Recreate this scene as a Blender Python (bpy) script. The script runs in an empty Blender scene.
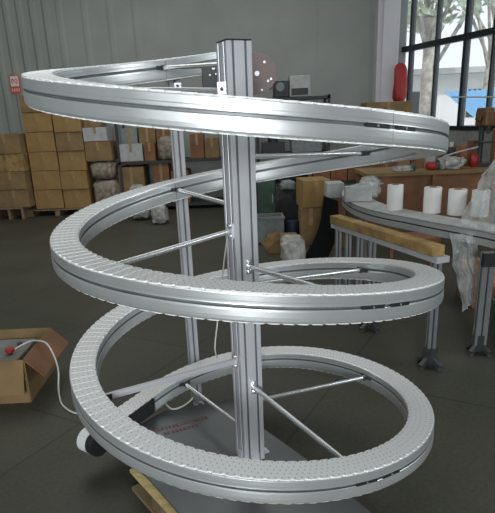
import bpy, bmesh, math, random
from mathutils import Vector, Matrix, noise
random.seed(7)
PI=math.pi
sc=bpy.context.scene
col=sc.collection
# ---------------------------------------------------------------- camera model (metres, Z up, floor at 0)
YAW,PITCH,ROLL,F=-0.01842,0.32082,-0.04305,542.6
PX,PY=241.34,297.86
CAM=Vector((0,-2.2694,1.6997))
cy,sy=math.cos(YAW),math.sin(YAW)
FW=Vector((sy*math.cos(PITCH),cy*math.cos(PITCH),-math.sin(PITCH)))
r0=Vector((cy,-sy,0)); u0=r0.cross(FW)
RT=r0*math.cos(ROLL)+u0*math.sin(ROLL); UP=-r0*math.sin(ROLL)+u0*math.cos(ROLL)
cd=bpy.data.cameras.new('camera'); cam=bpy.data.objects.new('camera',cd); col.objects.link(cam)
cd.sensor_fit='HORIZONTAL'; cd.sensor_width=36; cd.lens=F/495*36
cd.shift_x=(247.5-PX)/495; cd.shift_y=(PY-256.5)/495; cd.clip_start=.05; cd.clip_end=200
M=Matrix((( RT.x,UP.x,-FW.x,CAM.x),(RT.y,UP.y,-FW.y,CAM.y),(RT.z,UP.z,-FW.z,CAM.z),(0,0,0,1)))
cam.matrix_world=M; sc.camera=cam
def ray(x,y): return FW+RT*((x-PX)/F)-UP*((y-PY)/F)
def AZ(x,y,z=0.0): d=ray(x,y); return CAM+d*((z-CAM.z)/d.z)
def AY(x,y,Y): d=ray(x,y); return CAM+d*((Y-CAM.y)/d.y)

# ---------------------------------------------------------------- materials
def mat(name,color,rough=.6,metal=0.,noise_amt=.12,scale=12.,bump=0.,spec=.5,trans=0.,alpha=1.,emis=None,stretch=(1,1,1)):
    m=bpy.data.materials.new(name); m.use_nodes=True; nt=m.node_tree; N=nt.nodes; L=nt.links
    b=N['Principled BSDF']; b.inputs['Roughness'].default_value=rough; b.inputs['Metallic'].default_value=metal
    b.inputs['Specular IOR Level'].default_value=spec
    if trans: b.inputs['Transmission Weight'].default_value=trans
    if alpha<1: b.inputs['Alpha'].default_value=alpha
    tc=N.new('ShaderNodeTexCoord'); mp=N.new('ShaderNodeMapping'); mp.inputs['Scale'].default_value=stretch
    L.new(tc.outputs['Object'],mp.inputs[0])
    n=N.new('ShaderNodeTexNoise'); n.inputs['Scale'].default_value=scale; n.inputs['Detail'].default_value=5; L.new(mp.outputs[0],n.inputs[0])
    cr=N.new('ShaderNodeValToRGB'); L.new(n.outputs[0],cr.inputs[0])
    c0=[max(0,c*(1-noise_amt*1.5)) for c in color]+[1]; c1=[min(1,c*(1+noise_amt*1.5)) for c in color]+[1]
    cr.color_ramp.elements[0].position=.3; cr.color_ramp.elements[1].position=.7
    cr.color_ramp.elements[0].color=c0; cr.color_ramp.elements[1].color=c1
    L.new(cr.outputs[0],b.inputs['Base Color'])
    if bump:
        bp=N.new('ShaderNodeBump'); bp.inputs['Strength'].default_value=bump; bp.inputs['Distance'].default_value=.01
        L.new(n.outputs[0],bp.inputs['Height']); L.new(bp.outputs[0],b.inputs['Normal'])
    if emis: b.inputs['Emission Color'].default_value=(*emis[0],1); b.inputs['Emission Strength'].default_value=emis[1]
    return m
M_={}
M_['alu']=mat('brushed_aluminium',(.78,.81,.82),.34,.72,.03,9,.01)
M_['alu_col']=mat('column_aluminium',(.62,.63,.66),.45,.35,.04,9)
M_['groovelight']=mat('groove_grey',(.20,.21,.22),.5,.5)  # same aluminium inside the slots, their shade put into the colour
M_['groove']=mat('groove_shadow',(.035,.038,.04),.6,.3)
M_['steel']=mat('chrome_steel',(.85,.87,.88),.25,.8,.03)
M_['alu_shade']=mat('shaded_aluminium',(.22,.23,.235),.5,.4,.08,9)  # aluminium with the shade on the stand legs put into its colour
M_['plate']=mat('sheet_steel',(.13,.14,.142),.33,.55,.1,3)
M_['dark']=mat('black_plastic',(.02,.022,.022),.5)
M_['brownplate']=mat('brown_reflection_plate',(.085,.045,.04),.45,.1,.05)  # brown reflection put into the plate colour
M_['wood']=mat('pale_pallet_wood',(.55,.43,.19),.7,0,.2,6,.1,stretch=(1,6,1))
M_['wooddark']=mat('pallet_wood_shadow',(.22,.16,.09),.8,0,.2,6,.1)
M_['carton']=mat('carton',(.31,.195,.075),.85,0,.10,5)
M_['carton2']=mat('carton_dull',(.235,.155,.07),.85,0,.15,5)
M_['carton3']=mat('carton_red_brown',(.22,.11,.055),.85,0,.15,5)
M_['carton_y']=mat('carton_yellowed',(.30,.20,.075),.8,0,.3,9)
M_['cartonin']=mat('carton_inside',(.16,.10,.06),.9)
M_['tape']=mat('packing_tape',(.33,.22,.10),.5)
M_['white']=mat('matt_white',(.72,.72,.70),.6,0,.03)
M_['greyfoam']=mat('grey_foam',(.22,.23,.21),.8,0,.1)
M_['greywhite']=mat('dull_white',(.42,.44,.43),.7,0,.1)
M_['wrap']=mat('stretch_wrap',(.25,.215,.165),.3,0,.35,14,.5)
M_['film']=mat('clear_plastic_film',(.62,.66,.65),.25,0,.3,10,.5,alpha=.42)
M_['bagwhite']=mat('crumpled_white_bag',(.38,.38,.35),.5,0,.25,14,.6)
M_['red']=mat('red_paint',(.36,.02,.018),.5)
M_['signred']=mat('sign_red',(.62,.10,.05),.5,0,.02)
M_['redtext']=mat('red_marker',(.26,.07,.07),.6,0,.02)
M_['orange']=mat('orange_board',(.24,.085,.035),.6,0,.2)
M_['yellow']=mat('machine_yellow',(.17,.09,.035),.5,0,.2)
M_['green']=mat('machine_green',(.04,.09,.06),.5,0,.2)
M_['blackmat']=mat('black_foam',(.018,.022,.020),.8,0,.1)
M_['foamblack']=mat('matt_black_foam',(.008,.009,.009),.9,0,.1,spec=.1)
M_['rack']=mat('rack_dark_steel',(.03,.033,.036),.5)
M_['pilaster']=mat('white_pilaster_paint',(.62,.62,.65),.7,0,.03,2)
M_['frame']=mat('black_window_frame',(.008,.016,.02),.45)
M_['ceil']=mat('ceiling_paint',(.4,.41,.4),.9)
M_['concrete']=mat('concrete_wall',(.3,.31,.3),.9)
M_['rubber']=mat('grey_foot_casting',(.07,.075,.075),.5,.3)
M_['cable']=mat('white_cable',(.6,.6,.55),.5,0,.02)
M_['greyplastic']=mat('grey_plastic',(.22,.24,.24),.6)
M_['bark']=mat('pale_bark',(.40,.37,.32),.9,0,.3,5)
M_['leaf']=mat('pale_sunlit_leaves',(.52,.58,.42),.8,0,.4,3)  # green lightened, outdoor glare put into the leaf colour
M_['blueroof']=mat('blue_roof',(.22,.50,.80),.5,0,.05)  # blue lightened, haze put into the roof colour
M_['houseW']=mat('white_house_wall',(.75,.76,.76),.8,0,.04,2)
M_['ground']=mat('outdoor_paving',(.5,.5,.48),.9)

def wallmat():
    m=mat('panel_wall_paint',(.30,.325,.305),.55,0,.06,1.2)
    return m
M_['wall']=wallmat()
def floormat():
    m=bpy.data.materials.new('worn_green_grey_floor'); m.use_nodes=True; N=m.node_tree.nodes; L=m.node_tree.links
    b=N['Principled BSDF']; b.inputs['Roughness'].default_value=.5; b.inputs['Specular IOR Level'].default_value=.35
    tc=N.new('ShaderNodeTexCoord')
    n1=N.new('ShaderNodeTexNoise'); n1.inputs['Scale'].default_value=1.3; n1.inputs['Detail'].default_value=8
    n2=N.new('ShaderNodeTexNoise'); n2.inputs['Scale'].default_value=45; n2.inputs['Detail'].default_value=3
    L.new(tc.outputs['Object'],n1.inputs[0]); L.new(tc.outputs['Object'],n2.inputs[0])
    mx=N.new('ShaderNodeMix'); mx.data_type='FLOAT'; mx.inputs[0].default_value=.45; L.new(n1.outputs[0],mx.inputs[2]); L.new(n2.outputs[0],mx.inputs[3])
    cr=N.new('ShaderNodeValToRGB'); e=cr.color_ramp.elements; e[0].position=.3; e[0].color=(.043,.043,.031,1); e[1].position=.72; e[1].color=(.090,.090,.068,1)
    L.new(mx.outputs[0],cr.inputs[0])
    br=N.new('ShaderNodeTexBrick'); br.offset=0; br.inputs['Scale'].default_value=1; br.inputs['Mortar Size'].default_value=.008
    br.inputs['Brick Width'].default_value=1.2; br.inputs['Row Height'].default_value=1.2
    br.inputs['Color1'].default_value=(1,1,1,1); br.inputs['Color2'].default_value=(.9,.9,.9,1); br.inputs['Mortar'].default_value=(.6,.6,.6,1)
    mp=N.new('ShaderNodeMapping'); mp.inputs['Rotation'].default_value=(0,0,.5); L.new(tc.outputs['Object'],mp.inputs[0]); L.new(mp.outputs[0],br.inputs[0])
    mm=N.new('ShaderNodeMix'); mm.data_type='RGBA'; mm.blend_type='MULTIPLY'; mm.inputs[0].default_value=1
    L.new(cr.outputs[0],mm.inputs[6]); L.new(br.outputs[0],mm.inputs[7]); L.new(mm.outputs[2],b.inputs['Base Color'])
    bp=N.new('ShaderNodeBump'); bp.inputs['Strength'].default_value=.15; bp.inputs['Distance'].default_value=.01; L.new(n2.outputs[0],bp.inputs['Height']); L.new(bp.outputs[0],b.inputs['Normal'])
    return m
M_['floor']=floormat()
def beltmat():
    # white plastic chain: UV.x counts slats, UV.y runs across; little dark pockets staggered in each slat
    m=bpy.data.materials.new('white_plastic_chain'); m.use_nodes=True; N=m.node_tree.nodes; L=m.node_tree.links
    b=N['Principled BSDF']; b.inputs['Roughness'].default_value=.5
    uv=N.new('ShaderNodeUVMap'); sp=N.new('ShaderNodeSeparateXYZ'); L.new(uv.outputs[0],sp.inputs[0])
    def math_(op,a,bb=None):
        n=N.new('ShaderNodeMath'); n.operation=op
        for i,v in enumerate((a,bb)):
            if v is None: continue
            if isinstance(v,(int,float)): n.inputs[i].default_value=v
            else: L.new(v,n.inputs[i])
        return n.outputs[0]
    u2=math_('MULTIPLY',sp.outputs[0],2.0); v2=math_('MULTIPLY',sp.outputs[1],5.0)
    row=math_('FLOOR',v2); off=math_('MULTIPLY',math_('MODULO',row,2.0),.5)
    fu=math_('FRACT',math_('ADD',u2,off)); fv=math_('FRACT',v2)
    du=math_('LESS_THAN',math_('ABSOLUTE',math_('SUBTRACT',fu,.5)),.10)
    dv=math_('LESS_THAN',math_('ABSOLUTE',math_('SUBTRACT',fv,.5)),.2)
    dot=math_('MULTIPLY',du,dv)
    fs=math_('FRACT',sp.outputs[0]); ln=math_('LESS_THAN',math_('ABSOLUTE',math_('SUBTRACT',fs,.5)),.0)
    mx=N.new('ShaderNodeMix'); mx.data_type='RGBA'; L.new(dot,mx.inputs[0])
    mx.inputs[6].default_value=(.86,.87,.86,1); mx.inputs[7].default_value=(.50,.51,.51,1)
    L.new(mx.outputs[2],b.inputs['Base Color'])
    return m
M_['belt']=beltmat()
glass=bpy.data.materials.new('window_glass'); glass.use_nodes=True
gn=glass.node_tree; gb=gn.nodes['Principled BSDF']; gb.inputs['Base Color'].default_value=(.9,.95,.97,1); gb.inputs['Alpha'].default_value=.12; gb.inputs['Roughness'].default_value=.05
M_['glass']=glass
def bright(name,colr,scale):
    return mat(name,colr,.8,0,.25,scale)

# ---------------------------------------------------------------- mesh helpers
class MB:
    def __init__(s): s.v=[]; s.f=[]; s.mi=[]; s.sm=[]
    def add(s,vs,fs,mi=0,smooth=False):
        o=len(s.v); s.v+= [Vector(v) for v in vs]; s.f+=[tuple(i+o for i in f) for f in fs]; s.mi+=[mi]*len(fs); s.sm+=[smooth]*len(fs); return s
    def box(s,c,d,rz=0,mi=0,R=None):
        c=Vector(c); R=R or Matrix.Rotation(rz,3,'Z'); hx,hy,hz=d[0]/2,d[1]/2,d[2]/2
        vs=[c+R@Vector((x*hx,y*hy,z*hz)) for x in(-1,1) for y in(-1,1) for z in(-1,1)]
        return s.add(vs,[(0,1,3,2),(4,6,7,5),(0,4,5,1),(2,3,7,6),(0,2,6,4),(1,5,7,3)],mi)
    def span(s,a,b,mi=0):
        a=Vector(a);b=Vector(b); return s.box((a+b)/2,[abs(x) for x in (b-a)],0,mi)
    def beam(s,a,b,w,h,mi=0,up=Vector((0,0,1))):
        a=Vector(a);b=Vector(b);d=(b-a);l=d.length;d.normalize()
        x=d.cross(up); x=x.normalized() if x.length>1e-4 else Vector((1,0,0)); z=x.cross(d)
        R=Matrix((x,d,z)).transposed(); return s.box((a+b)/2,(w,l,h),0,mi,R)
    def cyl(s,a,b,r,n=20,mi=0,r2=None,caps=True):
        a=Vector(a);b=Vector(b);r2=r if r2 is None else r2; d=(b-a).normalized()
        t=Vector((0,0,1)) if abs(d.z)<.9 else Vector((1,0,0)); x=d.cross(t).normalized(); y=d.cross(x)
        vs=[];
        for i in range(n):
            c=math.cos(2*PI*i/n)*x+math.sin(2*PI*i/n)*y; vs+= [a+c*r,b+c*r2]
        s.add(vs,[(2*i,2*((i+1)%n),2*((i+1)%n)+1,2*i+1) for i in range(n)],mi,True)
        if caps: s.add([vs[2*i] for i in range(n)],[tuple(range(n))[::-1]],mi); s.add([vs[2*i+1] for i in range(n)],[tuple(range(n))],mi)
        return s
    def tube(s,pts,r,n=8,mi=0):
        pts=[Vector(p) for p in pts]; vs=[];fs=[]
        for k,p in enumerate(pts):
            d=(pts[min(k+1,len(pts)-1)]-pts[max(k-1,0)]).normalized(); t=Vector((0,0,1)) if abs(d.z)<.95 else Vector((1,0,0))
            x=d.cross(t).normalized(); y=d.cross(x)
            vs+= [p+(math.cos(2*PI*i/n)*x+math.sin(2*PI*i/n)*y)*r for i in range(n)]
        for k in range(len(pts)-1):
            for i in range(n): fs.append((k*n+i,k*n+(i+1)%n,(k+1)*n+(i+1)%n,(k+1)*n+i))
        fs+= [tuple(range(n))[::-1],tuple(range((len(pts)-1)*n,len(pts)*n))]
        return s.add(vs,fs,mi,True)
    def prism(s,pts,z0,z1,mi=0):
        n=len(pts); vs=[(p[0],p[1],z0) for p in pts]+[(p[0],p[1],z1) for p in pts]
        return s.add(vs,[tuple(range(n))[::-1],tuple(range(n,2*n))]+[(i,(i+1)%n,(i+1)%n+n,i+n) for i in range(n)],mi)
    def lathe(s,prof,c,n=24,mi=0):
        c=Vector(c);vs=[];fs=[]
        for r,z in prof: vs+= [c+Vector((r*math.cos(2*PI*i/n),r*math.sin(2*PI*i/n),z)) for i in range(n)]
        for k in range(len(prof)-1):
            for i in range(n): fs.append((k*n+i,k*n+(i+1)%n,(k+1)*n+(i+1)%n,(k+1)*n+i))
        return s.add(vs,fs,mi,True)
    def build(s,name,mats,parent=None,bevel=0,**tags):
        me=bpy.data.meshes.new(name); off=Vector((0,0,0)); p=parent
        while p is not None: off+=p.location; p=p.parent
        me.from_pydata([v-off for v in s.v],[],s.f)
        if not isinstance(mats,(list,tuple)): mats=[mats]
        for m in mats: me.materials.append(M_[m] if isinstance(m,str) else m)
        me.polygons.foreach_set('material_index',s.mi); me.polygons.foreach_set('use_smooth',s.sm); me.update()
        bm=bmesh.new(); bm.from_mesh(me); bmesh.ops.recalc_face_normals(bm,faces=bm.faces); bm.to_mesh(me); bm.free()
        o=bpy.data.objects.new(name,me); col.objects.link(o); o.parent=parent
        if bevel:
            b=o.modifiers.new('bevel','BEVEL'); b.width=bevel; b.segments=2; b.limit_method='ANGLE'
        for k,v in tags.items(): o[k]=v
        return o
def thing(name,label,cat,loc,group=None):
    o=bpy.data.objects.new(name,None); o.empty_display_size=.1; col.objects.link(o); o.location=Vector(loc); o['label']=label; o['category']=cat
    if group: o['group']=group
    return o
def tag(o,label,cat,group=None):
    # shift a single-mesh thing so that its origin is its base centre
    me=o.data; n=len(me.vertices)
    lo=Vector([min(v.co[i] for v in me.vertices) for i in range(3)]); hi=Vector([max(v.co[i] for v in me.vertices) for i in range(3)])
    c=Vector(((lo.x+hi.x)/2,(lo.y+hi.y)/2,lo.z)); me.transform(Matrix.Translation(-c)); o.location=c
    o['label']=label; o['category']=cat
    if group: o['group']=group
    return o
def struct(o): o['kind']='structure'; return o
def smoothseq(k0,dk,v,T):
    x=(T-k0)/dk; i=max(0,min(len(v)-2,int(math.floor(x)))); t=x-i
    g=lambda j: v[max(0,min(len(v)-1,j))]
    a,b,c,d=g(i-1),g(i),g(i+1),g(i+2)
    return .5*((2*b)+(-a+c)*t+(2*a-5*b+4*c-d)*t*t+(-a+3*b-3*c+d)*t**3)

# ================================================================ SPIRAL CONVEYOR
S=.8; RI=.86335*S; RO=S; PITCHH=.7165; HB=.097
KZ=[-0.01262,0.00729,-0.00449,0.00516,-0.01583,-0.01954,0.05611,0.01834,-0.01587,0.0001,-0.0176,-0.03781,0.0391,0.00351]
KR=[-0.00019,0.00807,-0.006,-0.045,-0.012,-0.00504,-0.00433,-0.01003,-0.00084,0.0011,-0.00404,-0.00179,0.00296,0.00203]
TE=3.15                                   # the helix ends here and runs on straight to the end drum
def hz(T): return S*(2.55-PITCHH*T+smoothseq(0,.25,KZ,T))
def frame(T):
    """centre point radius offset, radial dir, tangent dir, z of the belt top at turn T (T>TE: straight run-out)"""
    TT=min(T,TE); a=PI/2+2*PI*TT; rad=Vector((math.cos(a),math.sin(a),0)); tan=Vector((-math.sin(a),math.cos(a),0))
    dr=S*smoothseq(0,.25,KR,TT); ext=(T-TE)*2*PI*.745 if T>TE else 0
    z=hz(TT)-ext*.10
    return rad,tan,dr,z,ext
def pt(T,r,dz=0):
    rad,tan,dr,z,ext=frame(T); return rad*(r+dr)+tan*ext+Vector((0,0,z+dz))
def sweep(mb,prof,T0,T1,mi=None,n=None,smooth=False,cap=True):
    """prof: closed list of (radius, dz)"""
    n=n or max(2,int((T1-T0)*420)); k=len(prof); vs=[]
    for i in range(n+1):
        T=T0+(T1-T0)*i/n
        vs+=[pt(T,r,dz) for r,dz in prof]
    fs=[];mm=[]
    for i in range(n):
        for j in range(k): fs.append((i*k+j,i*k+(j+1)%k,(i+1)*k+(j+1)%k,(i+1)*k+j))
    o=len(mb.v); mb.add(vs,fs,0)
    if mi:
        base=len(mb.mi)-len(fs)
        for q in range(len(fs)): mb.mi[base+q]=mi[q%k]
    if cap: mb.add([vs[j] for j in range(k)],[tuple(range(k))[::-1]]); mb.add([vs[n*k+j] for j in range(k)],[tuple(range(k))])
    return mb
def railprof(face,sgn,slot=(-.040,-.049)):
    """sgn=+1 outer rail (face looks outwards), -1 inner rail"""
    a,b=slot
    P=[(-.022,-.0045),(-.003,-.004),(-.0006,-.0052),(0,-.0075),(0,a+.014),(-.0004,a+.011),(-.0004,a+.004),(0,a+.002),(-.0015,a),
       (-.008,a-.001),(-.008,b+.001),(-.0015,b),(0,b-.0015),(.0008,b-.007),(.0014,-.074),(.0008,-.086),(-.0015,-.092),(-.022,-.093)]
    g=[0]*len(P); g[9]=1; g[8]=1; g[10]=1
    return [(face+sgn*x,z) for x,z in P],g
spiral=thing('spiral_conveyor','tall aluminium spiral conveyor with white chain belt winding down around a square column','conveyor',(0,0,.0))
spiral.location=(0,0,.12)
joints=[.0,.09,.59,1.09,1.59,2.09,2.59,3.148]
po,go=railprof(RO,1); pi_,gi=railprof(RI,-1,(-.034,-.044))
for a,b in zip(joints[:-1],joints[1:]):
    m=MB(); sweep(m,po,a+.0002,b-.0002,go); m.build('outer_rail',['alu','groovelight'],spiral)
    m=MB(); sweep(m,pi_,a+.0004,b-.0004,gi); m.build('inner_rail',['alu','groovelight'],spiral)
# cross members under the belt tie both rails together
for T in [x*.125+.06 for x in range(25)]:
    m=MB(); p=pt(T,(RI+RO)/2,-.052); rad=frame(T)[0]
    m.beam(p-rad*.04,p+rad*.04,.03,.012); m.build('cross_tie','alu_col',spiral)
# dark slot connectors at each joint
for T in (.59,1.59,2.59):
    for dT in (-.012,.012):
        m=MB(); a=pt(T+dT-.009,RO-.003,-.0445); b=pt(T+dT+.009,RO-.003,-.0445)
        m.beam(a,b,.010,.012); m.cyl((a+b)/2,(a+b)/2+frame(T)[0]*.0065,.0035,8,1); m.build('joint_connector',['dark','steel'],spiral,label='dark connector plate screwed into the slot')
# belt of interlocking slats
def belt(T0,T1,dz,thick,flip,name):
    pitch=.042; Cn=2*PI*.745; n=int((T1-T0)*Cn/pitch); m=MB(); uvs=[]
    ri,ro=(RI+.006,RO-.006) if flip else (RI+.003,RO-.003)
    for i in range(n):
        t0=T0+(T1-T0)*i/n; t1=T0+(T1-T0)*(i+1)/n; dt=t1-t0
        # outline: body + teeth both edges, chevroned
        ua=[.0,.16,.22,.50,.78,.84,1.0]
        for q in range(len(ua)-1):
            A=t0+dt*ua[q]; B=t0+dt*ua[q+1]
            def ed(u): return (.009 if flip else .0065) if (u<.08 or u>.92) else (.0 if .2<u<.8 else .0012)
            ea,eb=ed(ua[q]),ed(ua[q+1])
            s=-1 if flip else 1
            h0=dz+s*(.0011*ua[q]); h1=dz+s*(.0011*ua[q+1])
            o=[pt(A,ri+ea,h0),pt(B,ri+eb,h1),pt(B,ro-eb,h1),pt(A,ro-ea,h0)]
            l=[pt(A,ri+ea,dz-s*thick),pt(B,ri+eb,dz-s*thick),pt(B,ro-eb,dz-s*thick),pt(A,ro-ea,dz-s*thick)]
            m.add(o+l,[(0,1,2,3),(7,6,5,4),(0,4,5,1),(3,2,6,7),(0,3,7,4),(1,5,6,2)])
            U0=i+ua[q];U1=i+ua[q+1]
            quad=[(U0,0),(U1,0),(U1,1),(U0,1)]
            for f in [(0,1,2,3),(3,2,1,0),(0,0,1,1),(3,2,2,3),(0,3,3,0),(1,1,2,2)]: uvs.append([quad[k] for k in f])
    # keep authored face order for the UVs: write the mesh directly
    me=bpy.data.meshes.new(name); off=spiral.location
    me.from_pydata([v-off for v in m.v],[],m.f); me.materials.append(M_['belt'])
    ul=me.uv_layers.new(name='UVMap'); k=0
    for pidx,poly in enumerate(me.polygons):
        for li,lp in enumerate(poly.loop_indices): ul.data[lp].uv=uvs[pidx][li] if pidx%6<1 else (uvs[pidx][li][0]*0+.0,.0)
    me.update(); o=bpy.data.objects.new(name,me); col.objects.link(o); o.parent=spiral; return o
TX=TE+.385/(2*PI*.745)
belt(0,TX,0,.007,False,'conveyor_belt')['label']='white plastic slat chain on top of the spiral'
belt(0,TX,-.0965,.004,True,'return_belt')['label']='underside run of the white slat chain'
# end drum with white chain wrapped round and dark cheeks
dc=pt(TX,(RI+RO)/2,-.052); rad,tan=frame(TX)[:2]
m=MB(); m.cyl(dc-rad*.053,dc+rad*.053,.056,36); m.cyl(dc-rad*.056,dc-rad*.010,.0625,36); m.build('end_drum','dark',spiral,label='black drum at the lower end')
m=MB(); n=30
for i in range(n):
    a0=-PI/2+PI*i/n; a1=-PI/2+PI*(i+.86)/n
    for (aa,ab,r) in ((a0,a1,.0635),):
        vs=[]
        for a in (aa,ab):
            d=tan*math.cos(a)+Vector((0,0,1))*math.sin(a)
            for w in (-.010,.0535):
                for rr in (r-.007,r): vs.append(dc+rad*w+d*rr)
        m.add(vs,[(0,1,3,2),(4,6,7,5),(0,4,5,1),(2,3,7,6),(0,2,6,4),(1,5,7,3)])
m.build('chain_wrap','belt',spiral,label='white chain curling round the end drum')
m=MB(); sweep(m,[(RI-.002,-.008),(RI+.006,-.008),(RI+.006,-.094),(RI-.002,-.094)],3.15,TX-.004); m.build('side_cover','dark',spiral,label='black side cover near the belt end')
m=MB(); sweep(m,[(RO-.006,-.008),(RO,-.008),(RO,-.094),(RO-.006,-.094)],3.15,TX-.004); m.build('side_cover','alu',spiral)
# main column: square slotted extrusion turned by 25 degrees
CX,CY,TH,W=-.03,0.,math.radians(25),.104
ux=Vector((math.cos(TH),math.sin(TH),0)); uy=Vector((-math.sin(TH),math.cos(TH),0)); cc=Vector((CX,CY,0))
def extr(c,ux,uy,w,d,slots,z0,z1,gw=.010,gd=.011):
    pts=[]
    def side(o,dr,nr,L,ns):
        pts.append((o+dr*.002,0))
        for k in range(ns):
            s=L*(k+.5)/ns
            # shallow steps beside each slot, as on rolled profiles
            pts.append((o+dr*(s-gw*.95),0)); pts.append((o+dr*(s-gw*.8)-nr*.0025,0)); pts.append((o+dr*(s-gw/2)-nr*.0025,1)); pts.append((o+dr*(s-gw/2)-nr*gd,1)); pts.append((o+dr*(s+gw/2)-nr*gd,1))
            pts.append((o+dr*(s+gw/2)-nr*.0025,0)); pts.append((o+dr*(s+gw*.8)-nr*.0025,0)); pts.append((o+dr*(s+gw*.95),0))
        pts.append((o+dr*(L-.002),0))
    a=c-ux*w/2-uy*d/2
    side(a,ux,-uy,w,slots[0]); side(a+ux*w,uy,ux,d,slots[1]); side(a+ux*w+uy*d,-ux,uy,w,slots[0]); side(a+uy*d,-uy,-ux,d,slots[1])
    m=MB(); n=len(pts); m.add([(p.x,p.y,z0) for p,_ in pts]+[(p.x,p.y,z1) for p,_ in pts],[(i,(i+1)%n,(i+1)%n+n,i+n) for i in range(n)])
    for i in range(n): m.mi[i]=pts[i][1]
    m.add([(p.x,p.y,z0) for p,_ in pts],[tuple(range(n))]); m.add([(p.x,p.y,z1) for p,_ in pts],[tuple(range(n))])
    return m
ctop=1.972
colm=extr(cc,ux,uy,W,W,(2,2),.132,ctop,.009,.006).build('central_column',['alu_col','groovelight'],spiral,label='thick square slotted aluminium column')
m=MB(); m.box((CX,CY,ctop+.003),(W-.002,W-.002,.006),TH); m.build('end_cap','dark',colm,label='black plastic end cap')
for sx,sy2 in ((-1,0),(1,0),(0,-1)):
    d=ux*sx+uy*sy2; m=MB(); p=cc+d*(W/2+.020); a=math.atan2(d.y,d.x)
    m.box((p.x,p.y,.136),(.042,.04,.008),a); q=cc+d*(W/2+.004); m.box((q.x,q.y,.155),(.008,.04,.045),a); m.cyl((p.x,p.y,.14),(p.x,p.y,.147),.008,6)
    m.build('base_bracket','alu_col',colm)
# rear post
rp=Vector((-.368,.80,0)); rpt=1.90
rear=extr(rp,ux,uy,.056,.056,(1,1),.0,rpt,.010,.006).build('rear_post',['alu_col','groovelight'],spiral,label='thin slotted aluminium post behind the rings')
m=MB(); m.box((rp.x,rp.y,rpt+.003),(.054,.054,.006),TH); m.build('end_cap','dark',rear)
m=MB(); m.box((rp.x+.02,rp.y-.06,.006),(.06,.07,.012),TH); m.box((rp.x+.01,rp.y-.032,.04),(.045,.01,.08),TH); m.cyl((rp.x+.03,rp.y-.08,.012),(rp.x+.03,rp.y-.08,.035),.012,10); m.build('foot_bracket','alu_col',rear)
# the post is bolted to each ring it passes
for T in (.085,1.085,2.085,3.085):
    z=hz(T)-.05; a=pt(T,RO+.0,-.05); m=MB(); b=Vector((rp.x,rp.y,a.z)); d=(b-a); d.z=0
    m.beam(a,a+d*(1-.03/max(d.length,.03)),.05,.03); m.build('post_clamp','alu_col',rear)
# tie rods: from the column to the inner rail, four to a turn
def colpoint(tgt,z):
    d=Vector((tgt.x-CX,tgt.y-CY,0)); lx=d.dot(ux); ly=d.dot(uy); k=(W/2)/max(abs(lx),abs(ly)); return Vector((CX,CY,z))+d*k
def rod(T,zc,dzr=-.04,flat=False):
    e=pt(T,RI-.004,dzr); c=colpoint(e,zc); d=(e-c).normalized()
    g=MB()
    if flat: g.beam(c,e,.014,.026); g.beam(c,e,.019,.006)
    else: g.cyl(c,e,.0105,16)
    rb=g.build('cross_bar' if flat else 'tie_rod','alu_col' if flat else 'steel',spiral)
    rad=frame(T)[0]; tn=frame(T)[1]
    m=MB(); m.beam(e-rad*.026,e,.024,.022)
    for s in (-1,1):
        p=e-rad*.004+tn*.022*s; m.cyl(p,p-rad*.008,.006,8)
    m.beam(e-tn*.034,e+tn*.034,.007,.018); m.build('rail_clamp','rubber',rb,label='small dark clamp with bolts')
    m=MB(); dh=Vector((d.x,d.y,0)).normalized()
    lx=dh.dot(ux); ly=dh.dot(uy); nrm=(ux*(1 if lx>0 else -1)) if abs(lx)>abs(ly) else (uy*(1 if ly>0 else -1))
    m.beam(c,c+nrm*.008,.030,.062)
    for s in (-1,1): p=c+nrm*.008+Vector((0,0,s*.022)); m.cyl(p,p+nrm*.010,.008,8)
    m.build('column_bracket','steel',rb)
for T,zc in ((.094,1.90),(.84,1.545),(1.089,1.345),(1.372,1.255),(1.575,1.10),(1.843,1.00),(3.099,.262),(2.58,.53),(2.832,.42)): rod(T,zc)
rod(2.332,.655,flat=True)
rod(.34,1.80); 
# drive end on top: side plate with bolts behind the column
pl=[]
A=AY(257,73,.62); B=AY(208,72,.66)
cxd,czd=A.x,A.z; R0=.098
outline=[]
for i in range(25):
    a=-PI/2+PI*i/24; outline.append((cxd+R0*math.cos(a),czd+R0*math.sin(a)))
outline+=[(B.x,czd+.045),(B.x-.02,czd+.03),(B.x-.02,czd-.06),(B.x,czd-.09)]
yb=.635
n=len(outline); m=MB(); m.add([(x,yb,z) for x,z in outline]+[(x,yb+.01,z) for x,z in outline],[tuple(range(n)),tuple(range(n,2*n))[::-1]]+[(i,i+n,(i+1)%n+n,(i+1)%n) for i in range(n)])
dp=m.build('drive_plate','brownplate',spiral,label='brown rounded side plate of the drive end')
m=MB(); m.span((B.x-.03,yb-.006,czd-.075),(B.x+.07,yb-.001,czd+.05)); m.build('bearing_plate','dark',dp,bevel=.003)
for (px,py,r) in ((257,73.5,.012),(264.5,62,.006),(268,81,.006),(271,79,.006),(213.5,68,.008),(210,75,.004),(216,74,.004),(262,90,.005)):
    p=AY(px,py,yb); m=MB(); m.cyl((p.x,yb,p.z),(p.x,yb-.008,p.z),r,14); 
    if r>.012: m.cyl((p.x,yb-.008,p.z),(p.x,yb-.010,p.z),r*.5,10,1)
    m.build('bolt',['alu_col','dark'],dp)
m=MB(); m.cyl((cxd,yb+.01,czd-.005),(cxd,yb+.12,czd-.005),.06,28); m.build('drive_drum','belt',spiral,label='white chain round the upper drive drum')
m=MB(); m.box((cxd+.0,.79,czd-.02),(.16,.10,.10)); m.cyl((cxd,.84,czd-.02),(cxd,.96,czd-.02),.05,20); m.build('drive_motor','rubber',spiral,bevel=.006)
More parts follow.
